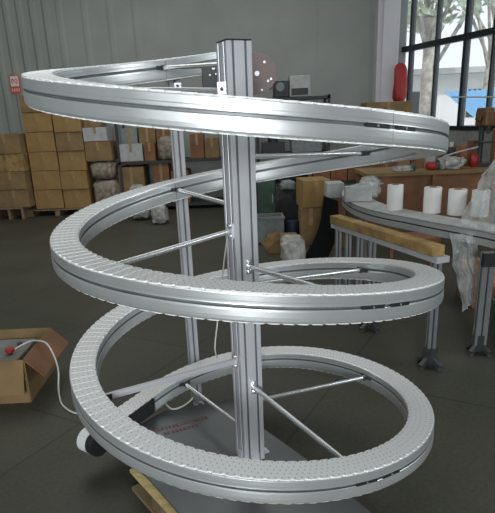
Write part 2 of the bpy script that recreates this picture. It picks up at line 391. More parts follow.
# small grey brackets standing on the rail at the top
for px,py,Y,h in ((222,92,-.055,.045),(178,88,.60,.03)):
    p=AY(px,py,Y); m=MB(); 
    m.box((p.x,Y,p.z+h*.3),(.034,.008,h)); m.cyl((p.x,Y-.004,p.z+.01),(p.x,Y-.012,p.z+.01),.007,8,1); m.build('corner_bracket',['alu_col','dark'],spiral)
# base plate with red writing
bd=Vector((.6,-.8,0)); bn=Vector((.8,.6,0)); bc=Vector((-.609,-.066,0)); s0=bc.dot(bn)
def PB(s,t): # s across from left edge, t along
    v=bn*(s0+s)+bd*t; return (v.x,v.y)
m=MB(); m.prism([tuple(AZ(x,y,.13)[:2]) for x,y in ((116,447),(140,424),(163,411.5),(230,399),(250,409),(263,428),(304,457),(372,513),(420,553),(330,620),(220,560),(178,512),(150,480))],.120,.130); bp=m.build('base_plate','plate',spiral,bevel=.002,label='grey sheet steel base plate')
m=MB(); rs=random.Random(3)
for row,(pa,pb,dens) in enumerate((((153,431),(208,417),15),((163,434),(198,425),9))):
    a=AZ(pa[0],pa[1],.133); b=AZ(pb[0],pb[1],.133); d=(b-a); L=d.length; d.normalize(); pn=Vector((-d.y,d.x,0)); h=.024
    for k in range(dens):
        c=a+d*L*(k+.5)/dens; w=L/dens*.7
        for q in range(2): m.beam(c-d*w/2+pn*h*(q-.5)*.8,c+d*w/2+pn*h*(q-.5)*.8,.0035,.001)
        for q in range(rs.choice((1,2))): o=d*w*(rs.random()-.5)*.8; m.beam(c+o-pn*h*.5,c+o+pn*h*.5,.0035,.001)
m.build('red_writing','redtext',bp,label='faint red characters stencilled on the plate')

# pallet beneath
pal=thing('wooden_pallet','pale wooden pallet carrying the spiral conveyor, its board sticking out at the front','pallet',(0,0,0))
m=MB()
t0_=(AZ(108,452,.12)-bc).dot(bd)-.11
for s_,w_ in ((-.0,.10),(.17,.10),(.34,.10),(.50,.10)): m.prism([PB(s_,t0_),PB(s_+w_,t0_),PB(s_+w_,1.0),PB(s_,1.0)],.1005,.1195)
m.build('top_boards','wood',pal,bevel=.002)
for t in (t0_+.2,t0_+.6,.85):
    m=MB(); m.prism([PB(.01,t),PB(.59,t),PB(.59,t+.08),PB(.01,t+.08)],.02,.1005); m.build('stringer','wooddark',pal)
m=MB()
for s_ in (0,.25,.5): m.prism([PB(s_,t0_),PB(s_+.1,t0_),PB(s_+.1,1.0),PB(s_,1.0)],.0,.02)
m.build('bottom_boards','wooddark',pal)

# loose cables on the conveyor
def spline(P,n=12):
    P=[Vector(p) for p in P]; out=[]
    for i in range(len(P)-1):
        a=P[max(i-1,0)];b=P[i];c=P[i+1];d=P[min(i+2,len(P)-1)]
        for k in range(n):
            t=k/n; out.append(.5*((2*b)+(-a+c)*t+(2*a-5*b+4*c-d)*t*t+(-a+3*b-3*c+d)*t**3))
    return out+[P[-1]]
q=[colpoint(Vector((-.5,-.2,0)),1.22)+Vector((-.012,-.012,0)),AY(224,262,.02),AY(219,310,.1),AY(215,345,.1),AY(217,358,.04)]
m=MB(); m.tube(spline(q),.0035); tag(m.build('power_cable','cable'),'thin white cable hanging down beside the central column','cable')
q=[AZ(166,404,.15),AZ(172,409,.14),AZ(181,407,.14),AZ(190,401,.14),AZ(193,397,.16)]
m=MB(); m.tube(spline(q),.005); tag(m.build('power_cable','cable'),'short curled white cable lying on the grey base plate','cable')

# ================================================================ ROOM
WY=9.6
def prj(p):
    d=Vector(p)-CAM; return PX+F*d.dot(RT)/d.dot(FW),PY-F*d.dot(UP)/d.dot(FW)
XC=AY(401,50,WY).x
wd=Vector((.339,-.941,0)); wn=Vector((-.941,-.339,0)); w0=Vector((XC,WY,0))
def WW(x,y,off=0):
    d=ray(x,y); q=w0+wn*off; return CAM+d*((q-CAM).dot(wn)/d.dot(wn))
def wt(p): return (p-w0).dot(wd)
wend=17.5; far=w0+wd*wend
m=MB(); m.add([(-6.5,-7,0),(far.x,-7,0),(far.x,far.y,0),(XC,WY,0),(-6.5,WY,0)],[(0,1,2,3,4)]); m.add([(-6.5,-7,-.1),(far.x,-7,-.1),(far.x,far.y,-.1),(XC,WY,-.1),(-6.5,WY,-.1)],[(4,3,2,1,0)])
struct(m.build('floor','floor'))
HC=5.6
m=MB(); m.prism([(-6.6,-7.1),(far.x+.2,-7.1),(far.x+.2,far.y),(XC+.2,WY+.2),(-6.6,WY+.2)],HC,HC+.15); struct(m.build('ceiling','ceil'))
# rear wall: ribbed sheet on the left, flat joined panels to the right
m=MB(); m.span((-6.6,WY,0),(XC+.1,WY+.2,HC)); 
xr=AY(150,60,WY).x; x=-6.5; pr=[]
k=0
while x<xr:
    wv=.26 if x<AY(60,60,WY).x else .5
    h=.035 if wv<.3 else .012
    m.add([(x,WY+.001,0),(x+.05,WY-h,0),(x+.11,WY-h,0),(x+.16,WY+.001,0),(x,WY+.001,HC),(x+.05,WY-h,HC),(x+.11,WY-h,HC),(x+.16,WY+.001,HC)],[(0,1,5,4),(1,2,6,5),(2,3,7,6)])
    x+=wv
while x<AY(370,60,WY).x:
    m.span((x,WY-.006,0),(x+.03,WY+.01,HC)); x+=1.05
struct(m.build('wall_rear','wall'))
m=MB(); m.span((-6.7,-7,0),(-6.5,WY,HC)); struct(m.build('wall_left','concrete'))
m=MB(); m.span((-6.7,-7.2,0),(far.x,-7,HC)); struct(m.build('wall_front','concrete'))
# pilaster in the corner
xa=AY(377,50,WY-.25).x; xb=AY(404,50,WY-.25).x
m=MB(); m.span((xa,WY-.25,0),(xb-.10,WY+.05,HC)); m.span((xa+.09,WY-.30,0),(xb-.19,WY-.25,HC)); struct(m.build('trim_1','pilaster',bevel=.01))
# window wall
sill=WW(452,130).z; hbar=WW(448,40).z
mull_px=(409,434.5,463.5,491.5)
mt=[wt(WW(x,45)) for x in mull_px]
def wbox(m,t0,t1,z0,z1,o0,o1,mi=0):
    vs=[]
    for t in (t0,t1):
        for o in (o0,o1):
            for z in (z0,z1):
                p=w0+wd*t+wn*o; vs.append((p.x,p.y,z))
    return m.add(vs,[(0,1,3,2),(4,6,7,5),(0,4,5,1),(2,3,7,6),(0,2,6,4),(1,5,7,3)],mi)
t_end=mt[3]+(mt[3]-mt[2])*2.05
top=4.75
m=MB(); wbox(m,-.1,wend,0,sill,-.2,0); wbox(m,-.1,wend,top,HC,-.2,0); wbox(m,t_end,wend,sill,top,-.2,0); struct(m.build('wall_right','concrete'))
m=MB(); ths=[.055,.035,.075,.04,.075]
for t,w in zip(mt+[mt[3]+(mt[3]-mt[2])],ths): wbox(m,t-w/2,t+w/2,sill,top,-.12,-.02)
wbox(m,-.02,t_end,hbar-.05,hbar+.05,-.12,-.01)
wbox(m,-.02,t_end,sill,sill+.07,-.14,.02); wbox(m,-.02,t_end,top-.06,top,-.12,-.01); wbox(m,t_end-.06,t_end,sill,top,-.12,-.01)
win=m.build('window_1','frame'); struct(win)
m=MB(); wbox(m,0,t_end,sill,top,-.075,-.07); m.build('window_pane','glass',win)
# thin white cord along the window
m=MB(); m.cyl(WW(452,97,.05),WW(499,97,.05),.013,6); tag(m.build('white_cord','cable'),'thin white cord stretched across the window at bench height','cord')

# outside
g=MB(); g.add([(0,0,-.12),(45,0,-.12),(45,60,-.12),(0,60,-.12)],[(0,1,2,3)])
o=g.build('outdoor_ground','ground'); struct(o)
def OUT(px,py,dist): d=ray(px,py); d=d/math.hypot(d.x,d.y); return CAM+d*dist
def tree(px,dist,hgt,label,seed,crz,crr,lean=0):
    rs=random.Random(seed); b=OUT(px,60,dist); base=Vector((b.x,b.y,-.1)); t=thing('tree',label,'tree',base,'trees beyond the window')
    m=MB(); tp=base+Vector((lean,0,hgt*.55)); m.cyl(base,tp,.22,12,0,.15)
    for k in range(11):
        a=rs.uniform(0,2*PI); e=tp+Vector((math.cos(a)*crr*.8,math.sin(a)*crr*.5,rs.uniform(.1,.5)*hgt)); s=base.lerp(tp,rs.uniform(.6,1))
        m.tube([s,s.lerp(e,.5)+Vector((0,0,.3)),e],.06,7)
    m.build('trunk','bark',t)
    m=MB()
    for k in range(2600):
        v=Vector((rs.gauss(0,1),rs.gauss(0,1),rs.gauss(0,1))).normalized()*crr*rs.random()**.4; v.z*=.9
        c=Vector((b.x+lean,b.y,crz))+v; s=rs.uniform(.08,.22)
        ax=Vector((rs.gauss(0,1),rs.gauss(0,1),rs.gauss(0,1))).normalized(); bx=ax.cross(Vector((rs.random(),rs.random(),1))).normalized()
        m.add([c-ax*s,c+bx*s*.5,c+ax*s,c-bx*s*.5],[(0,1,2,3)])
    m.build('foliage','leaf',t)
tree(428,19,8,'pale tree with a thick trunk close outside the window',1,6.2,2.6)
tree(486,25,9,'leafy tree right of the thick-trunked one, its crown above the blue roof',5,9.0,2.9,.3)
# white house with blue corrugated lean-to
hb=OUT(470,100,32); hs=thing('house','white low building outside the window with a pale flat roof','building',(hb.x,hb.y,-.12))
m=MB(); m.box((hb.x,hb.y+1,1.6),(20,4,3.4)); m.build('wall','houseW',hs); m=MB(); m.box((hb.x,hb.y+.6,3.4),(20.6,5.2,.25)); m.build('roof','greywhite',hs)
for dx in (-6,-3,0,3): m=MB(); m.box((hb.x+dx,hb.y-1.02,1.9),(1.1,.06,1.3)); m.build('window','frame',hs)
bb=OUT(483,110,17)
sh=thing('shed','blue corrugated roof shed just outside the window','shed',(bb.x,bb.y,-.12))
m=MB(); ca=OUT(461,100,17); x0=ca.x; nn=36; wdt=5.4
for i in range(nn):
    xx=x0+wdt*i/nn; dx=wdt/nn
    z0=.0; vs=[(xx,bb.y-1.8,1.15),(xx+dx*.5,bb.y-1.8,1.22),(xx+dx,bb.y-1.8,1.15),(xx,bb.y+1.6,2.15),(xx+dx*.5,bb.y+1.6,2.22),(xx+dx,bb.y+1.6,2.15)]
    m.add(vs,[(0,1,4,3),(1,2,5,4)])
m.build('roof','blueroof',sh); m=MB(); m.span((x0+.1,bb.y-1.4,-.12),(x0+wdt-.1,bb.y+1.5,1.2)); m.build('wall','houseW',sh)

# wall sign: red board with a white panel and lettering strokes
p0=AY(8.5,75,WY-.05); p1=AY(21.5,93.5,WY-.05); sx=(p0.x+p1.x)/2; sw=p1.x-p0.x; shh=p0.z-p1.z; sz=(p0.z+p1.z)/2
sg=thing('safety_sign','small red wall sign with a white emblem panel over a line of characters','sign',(sx,WY-.05,p1.z))
m=MB(); m.box((sx,WY-.045,sz),(sw,.012,shh)); m.build('board','signred',sg)
m=MB(); m.box((sx,WY-.053,sz+shh*.16),(sw*.8,.004,shh*.54)); pn=m.build('white_panel','white',sg)
m=MB(); zc=sz+shh*.16; k=sw*.8
for cxx,s in ((-.2,1),(.2,-1)):
    pts=[Vector((sx+k*(cxx+.13*math.cos(a)*s),WY-.057,zc+k*.24*math.sin(a))) for a in [PI*.1+i*PI*1.5/14 for i in range(15)]]; m.tube(pts,.008,6)
m.tube([Vector((sx-k*.3,WY-.057,zc+k*.3)),Vector((sx+k*.28,WY-.057,zc-k*.3))],.008,6); m.build('emblem','signred',sg)
m=MB()
for i in range(4):
    xx=sx-sw*.33+sw*.22*i; zz=sz-shh*.3
    m.box((xx,WY-.053,zz+shh*.05),(sw*.15,.004,.012)); m.box((xx,WY-.053,zz-shh*.03),(sw*.15,.004,.012)); m.box((xx,WY-.053,zz),(.014,.004,shh*.18)); 
m.build('lettering','white',sg)

# ================================================================ CARTONS
def carton(x0,x1,z0,z1,yf,depth,label,matn='carton',group=None,tape=True,rz=0,name='cardboard_box'):
    c=Vector(((x0+x1)/2,yf+depth/2,z0)); t=thing(name,label,'box',c,group)
    h=z1-z0-.004; w=x1-x0
    m=MB(); m.span((c.x-w/2,yf,z0),(c.x+w/2,yf+depth,z0+h)); m.build('box_body',matn,t,bevel=.006)
    if tape:
        m=MB(); m.span((c.x-.025,yf-.0015,z0+h*.55),(c.x+.025,yf+.0,z0+h+.0)); m.span((c.x-.025,yf-.0015,z0+h),(c.x+.025,yf+depth+.0015,z0+h+.0015)); m.build('packing_tape','tape',t)
        m=MB(); m.span((x0+.004,yf-.003,z0+h*.0),(x1-.004,yf-.0,z0+.012)); m.build('bottom_seam','cartonin',t)
    t.rotation_euler=(0,0,rz)
    return t
def stack(pxl,pxr,pys,Y,labels,mats,group,depth=.5,zb=None):
    xl=AY(pxl,(pys[0]+pys[-1])/2,Y).x; xr2=AY(pxr,(pys[0]+pys[-1])/2,Y).x
    zs=[AY((pxl+pxr)/2,py,Y).z for py in pys]
    if zb is not None: zs[0]=zb
    for i in range(len(pys)-1):
        j=random.uniform(-.008,.008); carton(xl+j,xr2+j-.012,zs[i],zs[i+1],Y+random.uniform(-.02,.02),depth,labels[i],mats[i%len(mats)],group)
YS=8.45
ords=['lowest','second from the bottom','third from the bottom','fourth from the bottom','fifth from the bottom','topmost']
ptz=AY(56,209,YS).z
stack(28,57,[209,190,171,152,132,112,94],YS,['brown carton %s in the tall stack under the red sign'%o for o in ords],['carton','carton','carton','carton','carton','carton2'],'cartons stacked under the red sign')
stack(58.6,86,[208.5,189.5,171,151,132,115],YS-.02,['brown carton %s in the stack right of the signed one'%o for o in ords[:4]]+['topmost brown carton in the stack right of the signed one'],['carton','carton','carton','carton2','carton'],'cartons in the second tall stack')
stack(-6,25,[208,190,172,154,134],YS-.25,['dull carton %s in the stack at the far left edge'%o for o in ords[:3]]+['topmost dull carton in the stack at the far left edge'],['carton2','carton2','carton_y','carton2'],'cartons in the low left stack')
z0=AY(0,208,YS-.25).z
# the carriers under them
def pallet(xa,xb,ya,yb,ztop,label):
    t=thing('wooden_pallet',label,'pallet',((xa+xb)/2,(ya+yb)/2,0))
    m=MB(); n=5
    for i in range(n): yy=ya+(yb-ya)*(i+.1)/n; m.span((xa,yy,ztop-.025),(xb,yy+(yb-ya)/n*.75,ztop))
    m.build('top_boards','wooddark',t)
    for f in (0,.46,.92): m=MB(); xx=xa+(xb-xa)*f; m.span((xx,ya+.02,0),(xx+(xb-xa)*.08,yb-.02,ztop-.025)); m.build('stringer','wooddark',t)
xl=AY(28,209,YS).x; xr3=AY(86,209,YS).x
pallet(xl,xr3,YS-.03,YS+.55,min(AY(42.5,209,YS).z,AY(71.8,208.5,YS-.02).z),'dark wooden pallet under the two tall carton stacks')
pallet(AY(-6,208,YS-.25).x,AY(23,208,YS-.25).x,YS-.28,YS+.25,AY(9.5,208,YS-.25).z,'dark wooden pallet under the low left carton stack')
# third stack: wrapped bundles below a white carton
xl=AY(88.5,170,YS).x; xr4=AY(116,170,YS).x
def lump(x0,x1,y0,y1,z0,z1,matn,name,label,cat,seed=0,amp=.12,group=None,parent=None,sub=4):
    bm=bmesh.new(); bmesh.ops.create_icosphere(bm,subdivisions=sub,radius=1)
    for v in bm.verts:
        d=v.co.copy(); e=.45
        q=Vector([math.copysign(abs(c)**e,c) for c in d]); q=q/max(1,max(abs(c) for c in q))
        nz=noise.noise(d*1.7+Vector((seed*3.1,seed,0)))*amp+noise.noise(d*5+Vector((seed,0,seed)))*amp*.5+abs(noise.noise(d*11+Vector((seed,0,seed))))*amp*.35
        q=q*(1+nz-amp*.6); v.co=Vector(((x0+x1)/2+q.x*(x1-x0)/2,(y0+y1)/2+q.y*(y1-y0)/2,max(z0,(z0+z1)/2+q.z*(z1-z0)/2)))
    me=bpy.data.meshes.new(name); 
    if parent: bmesh.ops.translate(bm,verts=bm.verts,vec=-parent.location)
    bm.to_mesh(me); bm.free(); me.materials.append(M_[matn]); me.polygons.foreach_set('use_smooth',[True]*len(me.polygons))
    o=bpy.data.objects.new(name,me); col.objects.link(o)
    if parent: o.parent=parent; return o
    return tag(o,label,cat,group)
zz=[0,AY(102,180,YS).z,AY(100,161,YS).z,AY(99,141.5,YS).z,AY(99,127,YS).z]
zb=AY(102,206,YS).z
pallet(xl,xr4,YS-.03,YS+.5,zb,'dark wooden pallet under the film-wrapped bundles')
lump(xl,xr4,YS,YS+.5,zb,zz[1],'wrap','wrapped_bundle','film-wrapped bundle at the foot of the stack topped by a white carton','bundle',1,.08)
lump(xl,xr4-.03,YS,YS+.5,zz[1],zz[2],'wrap','wrapped_bundle','film-wrapped bundle resting on another, beneath a brown carton','bundle',2,.08)
carton(xl-.02,xr4-.05,zz[2],zz[3],YS,.5,'brown carton between the wrapped bundles and the white carton','carton2')
carton(xl-.02,xr4-.10,zz[3],zz[4],YS,.5,'white carton on top of the stack of wrapped bundles','greywhite')
carton(xl,xr4-.2,zz[4],zz[4]+.13,YS+.05,.4,'flat grey carton lying on the white carton','carton2')

# shelving rack behind
def rack(xa,xb,ya,yb,zs,zt,label,group=None):
    t=thing('shelving_rack',label,'shelving',((xa+xb)/2,(ya+yb)/2,0))
    for x_ in (xa,xb-.05):
        for y_ in (ya,yb-.05): m=MB(); m.span((x_,y_,0),(x_+.05,y_+.05,zt)); m.build('post','rack',t)
    for z in zs: m=MB(); m.span((xa,ya,z-.05),(xb,yb,z)); m.build('shelf','rack',t)
    return t
YR=8.6
rx0=AY(118,160,YR).x; rx1=AY(252,160,YR).x; zm=AY(150,161,YR).z; zt2=AY(150,120,YR).z
rack(rx0,rx1,YR,YR+.7,[.12,zm],zt2+.05,'dark two-tier steel rack loaded with cartons behind the spiral')
def onshelf(pxl,pxr,pyt,zb_,Y,dep,label,matn,**k):
    xl_=AY(pxl,(pyt+160)/2,Y).x; xr_=AY(pxr,(pyt+160)/2,Y).x; zt_=AY((pxl+pxr)/2,pyt,Y).z
    return carton(xl_,xr_,zb_,zt_,Y,dep,label,matn,**k)
onshelf(119,142.5,144,zm,YR+.01,.3,'pale printed carton at the front of the rack shelf','greywhite')
onshelf(122,138,128,zm,YR+.34,.3,'grey upright carton behind the pale printed one','greyplastic')
onshelf(139.5,156,127,zm,YR+.34,.3,'brown upright carton beside the grey one on the rack','carton2')
onshelf(144,155,143,zm,YR+.02,.25,'small brown carton between the printed carton and the wrapped pack','carton3')
onshelf(157,172,129,zm,YR+.34,.3,'reddish brown carton at the back of the rack shelf','carton3')
lump(AY(156.5,150,YR).x,AY(179,150,YR).x,YR+.0,YR+.3,zm,AY(168,135.5,YR).z,'wrap','wrapped_bundle','pale film-wrapped pack sitting on the rack shelf','bundle',4,.1)
onshelf(190,204,134,zm,YR+.2,.3,'brown carton on the rack shelf right of the rear post','carton3')
onshelf(205,219,138,zm,YR+.15,.3,'dull brown carton on the rack shelf beside the central column','carton2')
zl=.12
onshelf(117,143,167,zl,YR+.03,.5,'tall dull carton on the lower tier of the rack','carton2')
onshelf(152,168,163,zl,YR+.05,.4,'narrow reddish carton on the lower tier of the rack','carton3')
onshelf(170,188,170,zl,YR+.1,.4,'dark brown carton on the lower tier beside the rear post','carton3')
lump(AY(128,190,7.6).x,AY(150,190,7.6).x,7.4,7.8,0,AY(140,184,7.6).z,'bagwhite','rubbish_bag','crumpled white bag on the floor in front of the rack','bag',3,.2)
lump(AY(150,205,7.2).x,AY(168,205,7.2).x,7.0,7.3,0,AY(160,203,7.2).z,'bagwhite','crumpled_sheet','crumpled pale plastic sheet lying on the floor before the rack','sheet',9,.25)
# second rack right of the column
YQ=8.5
qx0=AY(257,150,YQ).x; qx1=AY(330,150,YQ).x; zq=AY(290,153,YQ).z; zq2=AY(290,97,YQ).z
rack(qx0,qx1,YQ,YQ+.6,[.12,zq,zq2],zq2+.02,'dark three-tier rack against the wall behind the central column')
m=MB(); xa_,xb_=AY(262,140,YQ).x,AY(285,140,YQ).x; m.span((xa_,YQ+.05,zq),(xb_,YQ+.4,zq+.2)); m.cyl(((xa_+xb_)/2,YQ+.2,zq+.2),((xa_+xb_)/2,YQ+.2,zq+.34),.1,16); tag(m.build('gearbox','rack',bevel=.01),'dark metal gearbox on the middle shelf behind the column','gearbox')
m=MB(); xa_,xb_=AY(292,140,YQ).x,AY(322,140,YQ).x; m.span((xa_,YQ+.05,zq),(xb_,YQ+.4,zq+.28)); m.cyl((xa_+.1,YQ+.2,zq+.28),(xb_-.1,YQ+.2,zq+.28),.07,16); tag(m.build('pump_unit','greyplastic',bevel=.01),'grey pump unit on the middle shelf behind the column','machine')
# white machine on the top shelf
wm=thing('label_printer','white boxy machine with an open front on the top shelf beside the column','machine',(AY(293,97,YQ).x,YQ+.25,zq2))
xa_,xb_=AY(274,90,YQ).x,AY(311,90,YQ).x; xm=AY(290,90,YQ).x; zz1=AY(300,75,YQ).z; zz2=AY(300,88,YQ).z
m=MB(); m.span((xm,YQ+.05,zq2),(xb_,YQ+.45,zz1)); m.build('housing','greywhite',wm,bevel=.015)
m=MB(); m.span((xm+.03,YQ+.035,zq2+.03),(xb_-.05,YQ+.051,zz2)); m.build('feed_slot','rack',wm)
m=MB(); m.span((xa_,YQ+.08,zq2),(xm,YQ+.4,zz1-.08)); m.build('roll_holder','rack',wm,bevel=.02)
m=MB(); m.cyl((xa_+.12,YQ+.079,(zq2+zz1)/2),(xa_+.12,YQ+.03,(zq2+zz1)/2),.08,20); m.build('paper_roll','greyplastic',wm)

# ================================================================ LEFT OPEN BOX with parts
bz=.30
C1=AZ(50,328,bz); C2=AZ(23,360,bz)        # rear-right and front-right rim corners
dx=(C1-C2); L1=dx.length; dx.normalize(); dn=Vector((-dx.y,dx.x,0))   # dn points left
if dn.x>0: dn=-dn
ob=thing('open_cardboard_box','open brown cardboard box with flaps folded out, holding white foam and a red knob','box',((C1.x+C2.x)/2+dn.x*.35,(C1.y+C2.y)/2+dn.y*.35,0))
Lw=.75; th=.012
m=MB()
def wall(a,b,z0=0.0,z1=bz):
    m.beam(Vector((a.x,a.y,(z0+z1)/2)),Vector((b.x,b.y,(z0+z1)/2)),th,z1-z0)
c1,c2=C1.copy(),C2.copy(); c3=c2+dn*Lw; c4=c1+dn*Lw
for a,b in ((c1,c2),(c2,c3),(c3,c4),(c4,c1)): wall(a,b)
cen=(c1+c3)/2; m.box((cen.x,cen.y,.008),(Lw,L1,.012),math.atan2(dn.y,dn.x)); m.build('box_body',['carton2'],ob)
dnr=-dn
# right flap folded outwards
def flap(a,b,out,drop,lenf):
    mm=MB(); a=Vector((a.x,a.y,bz)); b=Vector((b.x,b.y,bz)); o=out*math.cos(drop)*lenf+Vector((0,0,-math.sin(drop)*lenf))
    nrm=o.cross(b-a).normalized()*.004
    vs=[a,b,b+o,a+o]; mm.add([v+nrm for v in vs]+[v-nrm for v in vs],[(0,1,2,3),(7,6,5,4),(0,4,5,1),(1,5,6,2),(2,6,7,3),(3,7,4,0)])
    return mm
flap(c1,c2,dnr,.8,.17).build('flap','carton3',ob); flap(c2,c3,-dx,1.25,.22).build('flap','carton2',ob); flap(c4,c1,dx,.9,.10).build('flap','carton2',ob)
m=MB(); e=(c1+c2)/2+dn*.36; m.box((e.x,e.y,.20),(Lw-.22,L1-.08,.09),math.atan2(dn.y,dn.x))
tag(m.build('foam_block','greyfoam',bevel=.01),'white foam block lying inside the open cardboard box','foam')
e=AZ(10,352,.26); m=MB(); m.cyl((e.x,e.y,.245),(e.x,e.y,.262),.016,14,1); m.cyl((e.x,e.y,.262),(e.x,e.y,.285),.03,16); tag(m.build('push_button',['red','dark'],bevel=.002),'red mushroom button resting on the white foam','button')
e=AZ(20,345,.25); m=MB(); m.cyl((e.x,e.y,.245),(e.x,e.y,.27),.018,12); tag(m.build('plastic_plug','rubber'),'small dark plastic plug on the foam beside the red button','plug')
q=[AZ(12,351,.262),AZ(20,346,.28),AZ(31,341,.30),AZ(41,341,.32),AZ(48,345,.31),AZ(55,358,.22),AZ(58.5,372,.12),AZ(58.5,388,.03),AZ(61,402,.008),AZ(67,409,.008),AZ(75,413,.008),AZ(88,416,.008)]
m=MB(); m.tube(spline(q),.006,8); tag(m.build('power_cable','cable'),'long white cable looping from the open box down to the floor','cable')

# ================================================================ RIGHT: CURVED CONVEYOR TABLE
zc_=.86
edge=[(520,240),(500,235),(483,231),(455,226),(430,221.5),(407,217),(385,213),(368,209),(355,204.5),(346,199),(342,194),(344,189),(352,185),(365,182)]
E3=[AZ(x,y,zc_) for x,y in edge]
Es=spline(E3,5)
ct=thing('curved_conveyor','grey aluminium conveyor table with a curved edge, carrying four white rolls','conveyor',(E3[4].x+.1,E3[4].y,0))
# side rail following the edge
def strip(pts,w,z0,z1,inward=True):
    m=MB(); vs=[]; n=len(pts)
    for k,p in enumerate(pts):
        d=(pts[min(k+1,n-1)]-pts[max(k-1,0)]); d.z=0; d.normalize(); nn_=Vector((d.y,-d.x,0))
        q=p+nn_*w; vs+=[(p.x,p.y,z0),(p.x,p.y,z1),(q.x,q.y,z1),(q.x,q.y,z0)]
    fs=[]
    for k in range(n-1):
        for j in range(4): fs.append((4*k+j,4*k+(j+1)%4,4*k+4+(j+1)%4,4*k+4+j))
    fs+=[(0,1,2,3),(4*n-1,4*n-2,4*n-3,4*n-4)]
    return m.add(vs,fs)
strip(Es,.02,zc_-.105,zc_-.055).build('side_rail','alu',ct); strip([p.copy() for p in Es],.02,zc_-.045,zc_).build('side_rail','alu',ct)
strip(Es,.012,zc_-.056,zc_-.044).build('rail_slot','groove',ct)
cin=[p.copy() for p in Es]
strip(cin,.26,zc_-.012,zc_+.001).build('conveyor_belt','greywhite',ct)
l=MB()
def stand(m,x,y,ztop,w=.055):
    m.span((x-w/2,y-w/2,.05),(x+w/2,y+w/2,ztop))
def castfoot(m,x,y):
    for a in (0,PI/2,PI,3*PI/2):
        d=Vector((math.cos(a+.6),math.sin(a+.6),0)); m.beam(Vector((x,y,.075)),Vector((x,y,.02))+d*.09,.03,.03); p=Vector((x,y,0))+d*.085; m.cyl((p.x,p.y,0),(p.x,p.y,.02),.02,10)
    m.box((x,y,.08),(.075,.075,.12),.6)
LG=[(AZ(478,352,0)),(AZ(372,300,0))]
for i,g_ in enumerate(LG):
    if i==1: g_=Vector((1.12,3.0,0))
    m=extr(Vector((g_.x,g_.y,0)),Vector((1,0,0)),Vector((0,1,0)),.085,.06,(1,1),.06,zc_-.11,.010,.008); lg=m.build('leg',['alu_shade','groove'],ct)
    m=MB(); castfoot(m,g_.x,g_.y); m.build('cast_foot','rubber',lg)
g_=LG[0]; m=MB(); m.box((g_.x+.01,g_.y-.045,zc_-.155),(.12,.03,.09)); m.build('leg_clamp','dark',ct)
# white rolls standing on it
def roll(px,pyb,pyt,w,label):
    p=AZ(px,pyb,zc_); dist=(p-CAM).dot(FW); r=w/2*dist/F; h=(pyb-pyt)*dist/F*1.02
    t=thing('paper_roll',label,'roll',(p.x,p.y,zc_),'white rolls on the curved conveyor')
    c=(p.x,p.y,zc_+.001); m=MB(); m.lathe([(r*.45,.0),(r,0),(r,.004),(r,h-.004),(r*.96,h),(r*.42,h),(r*.40,h-.01),(r*.38,h*.3),(r*.38,0.0)],c,28); m.build('roll_body','white',t)
    m=MB(); m.lathe([(r*.44,h*.9),(r*.44,h+.004),(r*.34,h+.004),(r*.34,h*.3),(.0005,h*.3)],c,20); m.build('roll_core','carton2',t)
roll(394.5,209.5,185.5,15.5,'white paper roll standing nearest the white carton, first of the row')
roll(431.5,212.5,188,17,'white paper roll second along the curved conveyor edge')
roll(456,214.5,190,17.5,'white paper roll third along the conveyor edge, before the plastic-draped one')
roll(479,216,191,17,'white paper roll partly veiled by clear plastic at the end of the row')
# beam with yellowed board on it
bz0=.795; ba=AZ(443,263,bz0-.04); bb2=AZ(336,227,bz0-.04); ba.z=0; bb2.z=0
tt=thing('work_stand','low aluminium stand with a slanting long top bar and two legs beneath the curved conveyor','stand',(ba.x,ba.y,0))
m=MB(); m.beam(ba+Vector((0,0,bz0-.02)),bb2+Vector((0,0,bz0-.02)),.10,.04); m.build('top_bar','alu_col',tt)
l1=AZ(422,364,0); l1.x-=.0

d=(bb2-ba).normalized()
for lp in (ba+d*.06,ba+d*((AZ(348,333,0)-ba).dot(d))):
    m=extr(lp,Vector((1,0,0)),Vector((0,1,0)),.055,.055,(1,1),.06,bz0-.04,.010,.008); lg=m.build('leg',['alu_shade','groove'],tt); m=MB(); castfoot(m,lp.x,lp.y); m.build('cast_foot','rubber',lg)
for f in (.72,.85,.97):
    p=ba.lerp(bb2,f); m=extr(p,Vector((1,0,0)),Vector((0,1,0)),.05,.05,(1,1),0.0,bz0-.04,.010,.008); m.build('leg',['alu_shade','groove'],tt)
m=MB(); d=(bb2-ba).normalized(); m.beam(ba+d*.02+Vector((-.02,0,bz0+.036)),bb2-d*.02+Vector((-.02,0,bz0+.036)),.10,.07); 
tag(m.build('wooden_beam','carton_y',bevel=.006),'long yellowish board lying along the aluminium stand','board')
m=MB(); a=Vector((1.45,2.5,.55)); m.span((1.30,2.6,.55),(1.75,2.9,.585)); 
for x_ in (1.32,1.70): m.span((x_,2.7,0),(x_+.03,2.73,.55))
tag(m.build('orange_trestle','orange'),'orange board on thin legs below the curved conveyor','board')
